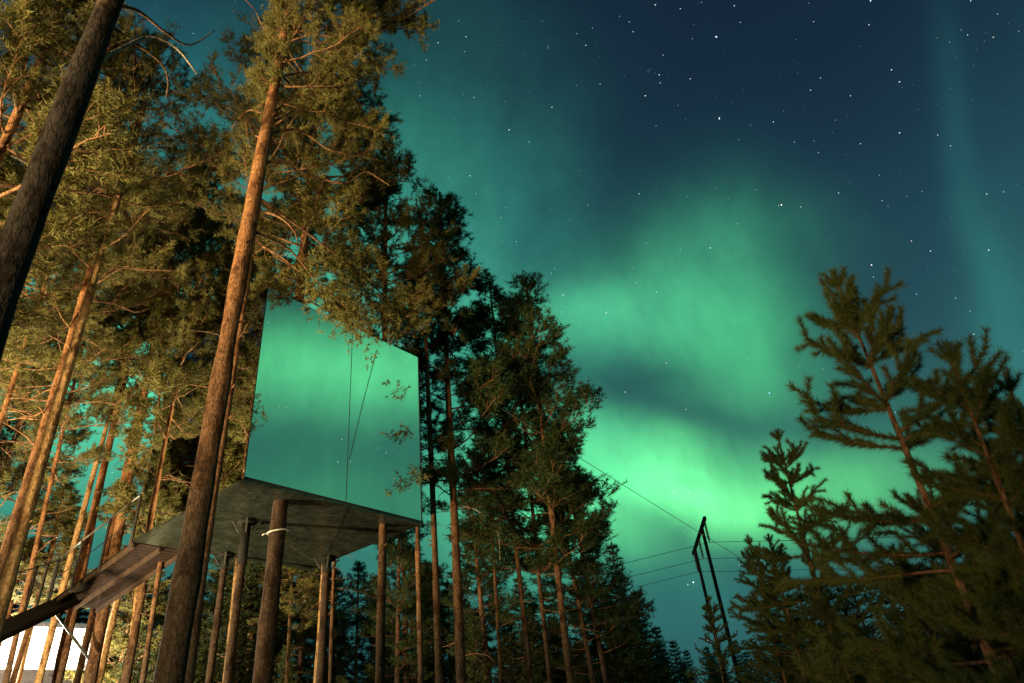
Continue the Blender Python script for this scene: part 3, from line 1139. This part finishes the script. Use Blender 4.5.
for i, (x, y, H) in enumerate([(-14.2, 13.2, 17), (-16, 13, 18), (-14.8, 10.3, 16.5), (-17, 15.5, 18.5), (-19, 12, 18)]):
    tree('tall pine just beyond the left edge with its crown reaching into view', (x, y, -.1), (x, y, H), .14, .03, ['tall0', 'tall1'][i % 2], H * .36,
         group='tall pines at the left edge', seed=350 + i, rot=i * 1.9, crown_scale=1.2)

# left forest filling crowns at middle distance
rng = np.random.RandomState(37)
for i, (x, y, D, tz, lab) in enumerate([
        (20, 520, 17, 16.5, 'pine crown filling the left edge above the railing'),
        (205, 450, 18.5, 17.5, 'pine whose dense crown stands left of the big orange trunk'),
        (-15, 330, 13, 14.5, 'pine with low crown at the very left edge'),
        (128, 148, 12.0, 16.8, 'airy pine crown filling the sky under the pale arching dead branch'),
        (274, 92, 10.6, 16.5, 'airy pine hidden behind the trunk of the big orange pine'),
        (75, 90, 12.0, 17.0, 'airy pine crown just right of the nearest dark trunk'),
        (187, 195, 19.6, 21.3, 'pine whose rounded top stands against the sky left of the big orange pine')]):
    P = at_dist(x, y, D)
    tree(lab, (P[0], P[1], -.1), (P[0], P[1], tz), .095, .03, ['airy1', 'tall1', 'pine1', 'airy0', 'airy1', 'airy0', 'airy1'][i], tz * (.66 if D == 10.6 else .58), seed=400 + i, rot=i * 2.0, crown_scale=1.0)

# ------------------------------------------------------------------ foreground young pines on the right
YP = [young_pine(7, 3.6, 0.95, nn_per_m=1400, nw=.0042), young_pine(8, 3.2, 0.8, nn_per_m=1300, nw=.0042)]


def sapling(label, tip_px, D, low_px, var, Hm, r0, rot, group=None, sc=1.0):
    T = at_dist(*tip_px, D)
    B = at_dist(*low_px, D)
    d = (T - B) / (T[2] - B[2])
    base = T - d * (T[2] + .05)
    H = float(np.linalg.norm(T - base))
    root = thing('young_pine_tree', label, 'young pine', base, group)
    root.rotation_mode = 'QUATERNION'
    root.rotation_quaternion = Vector((0, 0, 1)).rotation_difference(Vector(unit(T - base)))
    rg = np.random.RandomState(int(D * 100))
    link(bpy.data.objects.new('trunk', trunk_mesh(H, r0, 0.006, rg, M_LIMB, wob=.01, stubs=0)), root)
    s = H / Hm
    s = s if sc is None else sc
    for nm, me in (('limbs', YP[var][0]), ('crown', YP[var][1])):
        o = link(bpy.data.objects.new(nm, me), root)
        o.scale = (s, s, s)
        o.location = (0, 0, H - Hm * s)
        o.rotation_euler = (0, 0, rot)
    return root


sapling('young pine with upswept candles, tallest at the right, bare stem below', (832, 271), 5.0, (985, 640), 0, 3.6, .045, 0.3, sc=1.05)
sapling('blurred young pine second tallest near the right edge', (944, 342), 3.6, (1060, 640), 1, 3.2, .03, 1.9, sc=.72)
sapling('blurred young pine cut off by the right edge', (1004, 372), 3.9, (1100, 640), 0, 3.6, .03, 2.9, sc=.70)
sapling('young pine with thin open top left of the tallest young pine', (776, 430), 8.0, (830, 640), 1, 3.2, .04, .8, sc=.85)
sapling('small young pine beside the power pylon', (748, 538), 9.5, (780, 660), 0, 3.6, .03, 2.4, sc=.6)
sapling('small young pine between pylon and thin topped young pine', (768, 535), 9.0, (800, 660), 1, 3.2, .03, 4.0, sc=.6)
sapling('tiny young pine in front of the foot of the pylon', (709, 596), 13.0, (718, 650), 1, 3.2, .03, 1.0, sc=.55)
sapling('young pine in the dark clump under the tallest young pine', (893, 545), 7.0, (950, 683), 0, 3.6, .04, 5.0, sc=.95)
sapling('young pine low in the bottom right corner', (962, 530), 5.5, (1020, 683), 1, 3.2, .04, 0.2, sc=.95)
sapling('young pine low at the bottom between clump and pylon', (812, 580), 7.5, (850, 683), 0, 3.6, .04, 3.5, sc=.75)
sapling('young pine filling the right edge below the blurred ones', (1000, 455), 5.2, (1070, 683), 0, 3.6, .035, 1.2, sc=.9)
sapling('young pine behind the bare stem of the tallest young pine', (925, 470), 6.6, (985, 683), 1, 3.2, .035, 2.2, sc=.9)
rng = np.random.RandomState(41)
for i in range(16):
    x = 765 + i * 18 + rng.uniform(-7, 7)
    y = 600 - (x - 735) * 0.22 + rng.uniform(-14, 14)
    D = rng.uniform(8, 14)
    T = at_dist(x, y, D)
    tree('bushy young conifer in the dark thicket at the bottom right', (T[0], T[1], -.05), T, .04, .006, 'bushy%d' % (i % 2), 0.1,
         group='bushy conifers of the right thicket', name='young_conifer_tree', cat='conifer', seed=500 + i, rot=i, crown_scale=1.1, stubs=0)

# ------------------------------------------------------------------ the mirrored cube
W, DP, HT = 4.0, 3.84, 4.0
O = np.array([-4.66, 10.497, CZ])
cube = thing('mirrored_treehouse', 'mirror clad cube treehouse hung among pine trunks, reflecting the green aurora', 'treehouse', O)
A3 = np.array([AX, BX, [0, 0, 1.]])


def cl(a, b, c):
    return AX * a + BX * b + np.array([0, 0, c])


mb = MB()
mb.box(cl(W / 2, 0.02, HT / 2), (W, 0.04, HT), A3)
mb.build('mirror_front', M_MIRROR, cube)
mb = MB()
mb.box(cl(0.02, DP / 2, HT / 2), (0.04, DP - .08, HT), A3)
mb.build('mirror_side', M_MIRROR, cube)
mb = MB()
mb.box(cl(W - 0.02, DP / 2, HT / 2), (0.04, DP - .08, HT), A3)
mb.build('mirror_side', M_MIRROR, cube)
mb = MB()
mb.box(cl(W / 2, DP - 0.02, HT / 2), (W, 0.04, HT), A3)
mb.build('mirror_back', M_MIRROR, cube)
mb = MB()
mb.box(cl(W / 2, DP / 2, 0.0), (W + .008, DP + .008, 0.05), A3)
mb.build('underside', M_UNDER, cube)
mb = MB()
mb.box(cl(W / 2, DP / 2, HT - 0.03), (W - .09, DP - .09, 0.05), A3)
mb.build('roof', M_ROOF, cube)
mb = MB()
mb.bar(cl(0, -0.006, 0.03), cl(W, -0.006, 0.03), 0.018, 0.035)
mb.bar(cl(W + .004, -0.004, 0.05), cl(W + .004, -0.004, HT), 0.02, 0.02, (1, 0, 0))
mb.bar(cl(-.004, -0.004, 0.05), cl(-.004, -0.004, HT), 0.012, 0.012, (1, 0, 0))
mb.build('edge_trim', M_STEEL, cube)
mb = MB()
mb.bar(cl(W * .52, -0.003, 0.05), cl(W * .52, -0.003, HT - .02), 0.009, 0.006, tuple(BX))
mb.build('panel_joint', M_WIREDARK, cube)
mb = MB()
mb.tube([cl(W * .69, -0.012, HT - .3), cl(W * .60, -0.012, 2.2), cl(W * .53, -0.012, 0.9)], 0.0045, 5)  # modelled stand-in for a wire's reflection in the mirror
mb.build('cable_reflection', M_WIREDARK, cube)

# dark collars where the trunks meet the floor; also stand in for shaded trunk tops
for i, (root, tip, r0) in enumerate(posts):
    mb = MB()
    mb.tube([(0, 0, -0.34 - .5 * (i == 0)), (0, 0, -0.05)], r0 * 0.85 + 0.012, 14)
    mb.tube([(0, 0, -0.07), (0, 0, -0.022)], r0 + 0.09, 18)
    co_ = mb.build('collar_and_shaded_top', M_COLLAR_SHADE, cube, tip - O)
    mb = MB()
    for a in range(4):
        an = a * math.pi / 2 + .4
        d_ = np.array([math.cos(an), math.sin(an), 0])
        mb.bar(d_ * (r0 + .02) + (0, 0, -.26), d_ * (r0 + .16) + (0, 0, -.03), .03, .03)
    mb.build('bracket', M_STEEL, co_)
# pale strap round the front trunk and the wire from it
S0 = at_dist(278, 532, D2)
st = thing('trunk_strap', 'pale strap tied round the front supporting trunk', 'strap', S0)
rs = rad_px(278, 532, D2, 18.5) + 0.012
mb = MB()
mb.tube([(rs * math.cos(a), rs * math.sin(a), 0.03 * math.sin(a + .8)) for a in np.linspace(0, 2 * math.pi, 20)], 0.014, 6)
mb.tube([(-rs, 0, 0), (-rs - 0.07, -0.01, -0.01), (-rs - .1, -.01, -.03)], 0.012, 5)
mb.build('band', M_STRAP, st)


def wire(name, label, a, b, sag, r, mat, n=24, group=None):
    a, b = np.array(a), np.array(b)
    pts = [a + (b - a) * s - np.array([0, 0, sag * 4 * s * (1 - s)]) for s in np.linspace(0, 1, n)]
    mb = MB()
    c = pts[0].copy()
    mb.tube([p - c for p in pts], r, 5)
    o = mb.build(name, mat, None, c)
    return tag(o, label, 'wire', group)


wire('guy_wire', 'short pale wire from the strapped trunk to the rear cluster', at_dist(286, 541, D2), at_height(318, 562, CZ - .1), 0.03, 0.008, M_RAIL)

# ------------------------------------------------------------------ ramp, railing, bridge
RA = np.array([*(O + BX * DP)[:2], CZ - 0.02]) + BX * 0.02
ramp = thing('access_ramp', 'brown wooden access ramp sloping down to the left from the cube', 'ramp', RA)
LR, WR, DZ = 3.75, 1.05, -0.36
rdir = BX * LR + np.array([0, 0, DZ])


def rp(u, v, w=0.0):
    return rdir * u + AX * v + np.array([0, 0, w])


mb = MB()
npl = 26
for i in range(npl):
    a, b = (i + .04) / npl, (i + .96) / npl
    mb.bar(rp(a, WR / 2), rp(b, WR / 2), WR, 0.03)
mb.build('deck', M_PLANK, ramp)
mb = MB()
for v in (0.03, WR * .52, WR - .03):
    mb.bar(rp(0, v, -.065), rp(1, v, -.065), 0.045, 0.09)
mb.build('stringers', M_BEAM, ramp)
rail = MB()
rail.tube([rp(0.02, 0.0, .98), rp(0.35, 0, .985), rp(1.0, 0.0, .98)], 0.018, 8)
rail.build('handrail', M_RAIL, ramp)
mb = MB()
mb.tube([rp(0.02, 0.0, .5), rp(1.0, 0.0, .5)], 0.010, 6)
mb.build('middle_rail', M_STEEL, ramp)
for u in (0.02, .36, .70, 1.0):
    mb = MB()
    mb.bar(rp(u, 0.0, -.1), rp(u, 0.0, 1.0), 0.04, 0.04)
    mb.build('railing_post', M_STEEL, ramp)
mb = MB()
P_ = rp(1.0, .1, -.1)
mb.bar(P_, P_ + AX * .9 + BX * -.2 + np.array([0, 0, -1.0]), 0.05, 0.05)
mb.build('strut', M_STEEL, ramp)
# bridge going on to the left
E0 = RA + rdir
GE = at_dist(-4, 626, 16.5)
GV = GE - E0
bd = unit(GV)
bn = unit(np.cross(bd, (0, 0, 1)))
bridge = thing('gangway', 'dark gangway leading left from the lower end of the ramp', 'gangway', E0)
mb = MB()
GL = float(np.linalg.norm(GV)) + 4
mb.bar(-bd * .2 - bn * .3, bd * GL - bn * .3, 0.6, 0.10)
mb.bar(-bd * .2 - bn * .02 + (0, 0, -.08), bd * GL - bn * .02 + (0, 0, -.08), 0.05, 0.16)
mb.build('deck', M_DARKWALL, bridge)
for k in range(5):
    mb = MB()
    q = bd * ([0.03, .55, 1.1, 3.2, 5.2][k]) + bn * .02
    mb.bar(q + (0, 0, -.15), q + (0, 0, .95), 0.04, 0.04)
    mb.build('railing_post', M_STEEL, bridge)
mb = MB()
mb.tube([bn * .02 + (0, 0, .92), bd * GL + bn * .02 + (0, 0, .92)], 0.014, 8)
mb.build('handrail', M_STEEL, bridge)

# ------------------------------------------------------------------ power line
HP = 12.0
PA, PB = at_height(704.5, 519, HP), at_height(693.5, 553, HP)
arm = PB - PA
pyl = thing('power_pylon', 'two legged wooden power pylon standing over the gap in the trees', 'power pylon', ((PA + PB) / 2 * [1, 1, 0]))
c0 = (PA + PB) / 2 * [1, 1, 0]
for s in (.22, .86):
    q = PA + arm * s - c0
    mb = MB()
    mb.tube([(q[0], q[1], 0), (q[0], q[1], HP)], [0.12, 0.085], 10)
    mb.build('pole', M_POLE, pyl)
mb = MB()
mb.bar(PA - arm * .03 - c0, PB + arm * .03 - c0, 0.14, 0.18)
mb.build('crossarm', M_POLE, pyl)
att = []
ld = unit(np.array([arm[1], -arm[0], 0]))
for s in (0.03, .52, .97):
    q = PA + arm * s - c0
    mb = MB()
    for k in range(9):
        mb.tube([(q[0], q[1], HP - .15 - .1 * k), (q[0], q[1], HP - .19 - .1 * k)], .07, 10)
    mb.tube([(q[0], q[1], HP - .1), (q[0], q[1], HP - 1.15)], .03, 6)
    mb.build('insulator', M_INSUL, pyl)
    att.append(q + c0 - np.array([0, 0, HP * 0 + 1.15]))
for nm, q in zip(['rearmost conductor of the power line, on the upper right insulator', 'middle conductor of the power line over the gap',
                  'nearest conductor of the power line over the gap'], att[::1]):
    mbq = MB()
    pts = []
    for s in np.linspace(-1, 1, 41):
        x = abs(s)
        pts.append(ld * s * 75 + np.array([0, 0, -4 * 2.2 * x * (1 - x)]))
    mbq.tube(pts, 0.013, 5)
    o = mbq.build('power_cable', M_WIREDARK, None, q)
    tag(o, nm, 'power cable', 'conductors of the power line')

# long thin cable descending to the right from beside the cube
ca = at_dist(421, 358, 14.6)
cb = at_dist(735, 552, 22.0)
cd = cb - ca
end = ca + cd * (ca[2] / -cd[2])
end = ca + cd * min(2.6, (ca[2]) / -cd[2]) if cd[2] < 0 else ca + cd * 2.2
wire('long_guy_wire', 'long pale wire running down to the right from the corner of the cube', ca, end, 0.10, 0.008, M_RAIL, 40)
wire('low_guy_wire', 'faint wire low behind the trunks right of the cube', at_dist(395, 612, 14), at_dist(520, 688, 12), 0.05, 0.004, M_STEEL)

# ------------------------------------------------------------------ cabin, floodlit
CP = at_dist(42, 640, 27)
cc = np.array([CP[0], CP[1], 0])
zt, zb = at_dist(42, 626, 25)[2], at_dist(42, 668, 25)[2]
CP = at_dist(-50, 655, 27)
cc = np.array([CP[0], CP[1], 0])
fdir = unit(np.array([-cc[0], -cc[1], 0]) + np.array([3.0, 0, 0]))
sdir = np.array([-fdir[1], fdir[0], 0])
cab = thing('white_cabin', 'white cabin with brightly floodlit wall behind the trunks at lower left', 'cabin', cc)
AXC = np.array([sdir, fdir, [0, 0, 1.]])
mb = MB()
mb.box((0, 0, zb / 2), (6.6, 4, zb), AXC)
mb.build('lower_storey', M_DARKWALL, cab)
mb = MB()
mb.box((0, 0, (zb + zt) / 2), (7.0, 4.3, zt - zb), AXC)
mb.build('upper_wall', M_WHITE, cab)
mb = MB()
for s in (-1, 1):
    mb.add([AXC.T @ np.array(q) for q in [(-3.7, 2.3 * s, zt), (3.7, 2.3 * s, zt), (3.7, 0, zt + .35), (-3.7, 0, zt + .35),
            (-3.7, 2.3 * s, zt + .1), (3.7, 2.3 * s, zt + .1), (3.7, 0, zt + .45), (-3.7, 0, zt + .45)]],
           [(0, 1, 2, 3), (4, 7, 6, 5), (0, 4, 5, 1), (3, 2, 6, 7), (0, 3, 7, 4), (1, 5, 6, 2)])
mb.build('roof', M_ROOF, cab)
for s in (-2.0, 0.2, 2.2):
    wn = MB()
    wn.box(AXC.T @ np.array((s, 2.03, 2.6)), (1.2, .06, 1.3), AXC)
    wo_ = wn.build('window', M_WHITE, cab)
    wn = MB()
    wn.box(AXC.T @ np.array((s, 2.07, 2.6)), (1.0, .04, 1.1), AXC)
    wn.build('pane', M_GLASS, wo_)
wl = cc + AXC.T @ np.array((0.3, 4.6, 4.4))
lpo.location = wl

# lamps out of frame; the fill lights are added to brighten the trees
for LP, lab in ((YARD_LAMP, 'yard floodlight on a steel post behind the left edge'), (SIDE_FILL, 'added fill light on a steel post far beyond the left edge'),
                (FRONT_FILL, 'added low fill light on a short post behind the viewer'),
                (WOOD_FILL, 'added low fill light on a short post in the wood beyond the ramp')):
    yl = thing('unseen_lamp', lab, 'lamp', (LP[0], LP[1], 0))
    mb = MB()
    mb.tube([(0, 0, 0), (0, 0, LP[2] + .1)], [0.06, 0.045], 10)
    mb.build('post', M_STEEL, yl)
    mb = MB()
    mb.box((0, 0, LP[2] + .12), (0.3, 0.16, 0.1))
    mb.build('lamp_head', M_STEEL, yl)
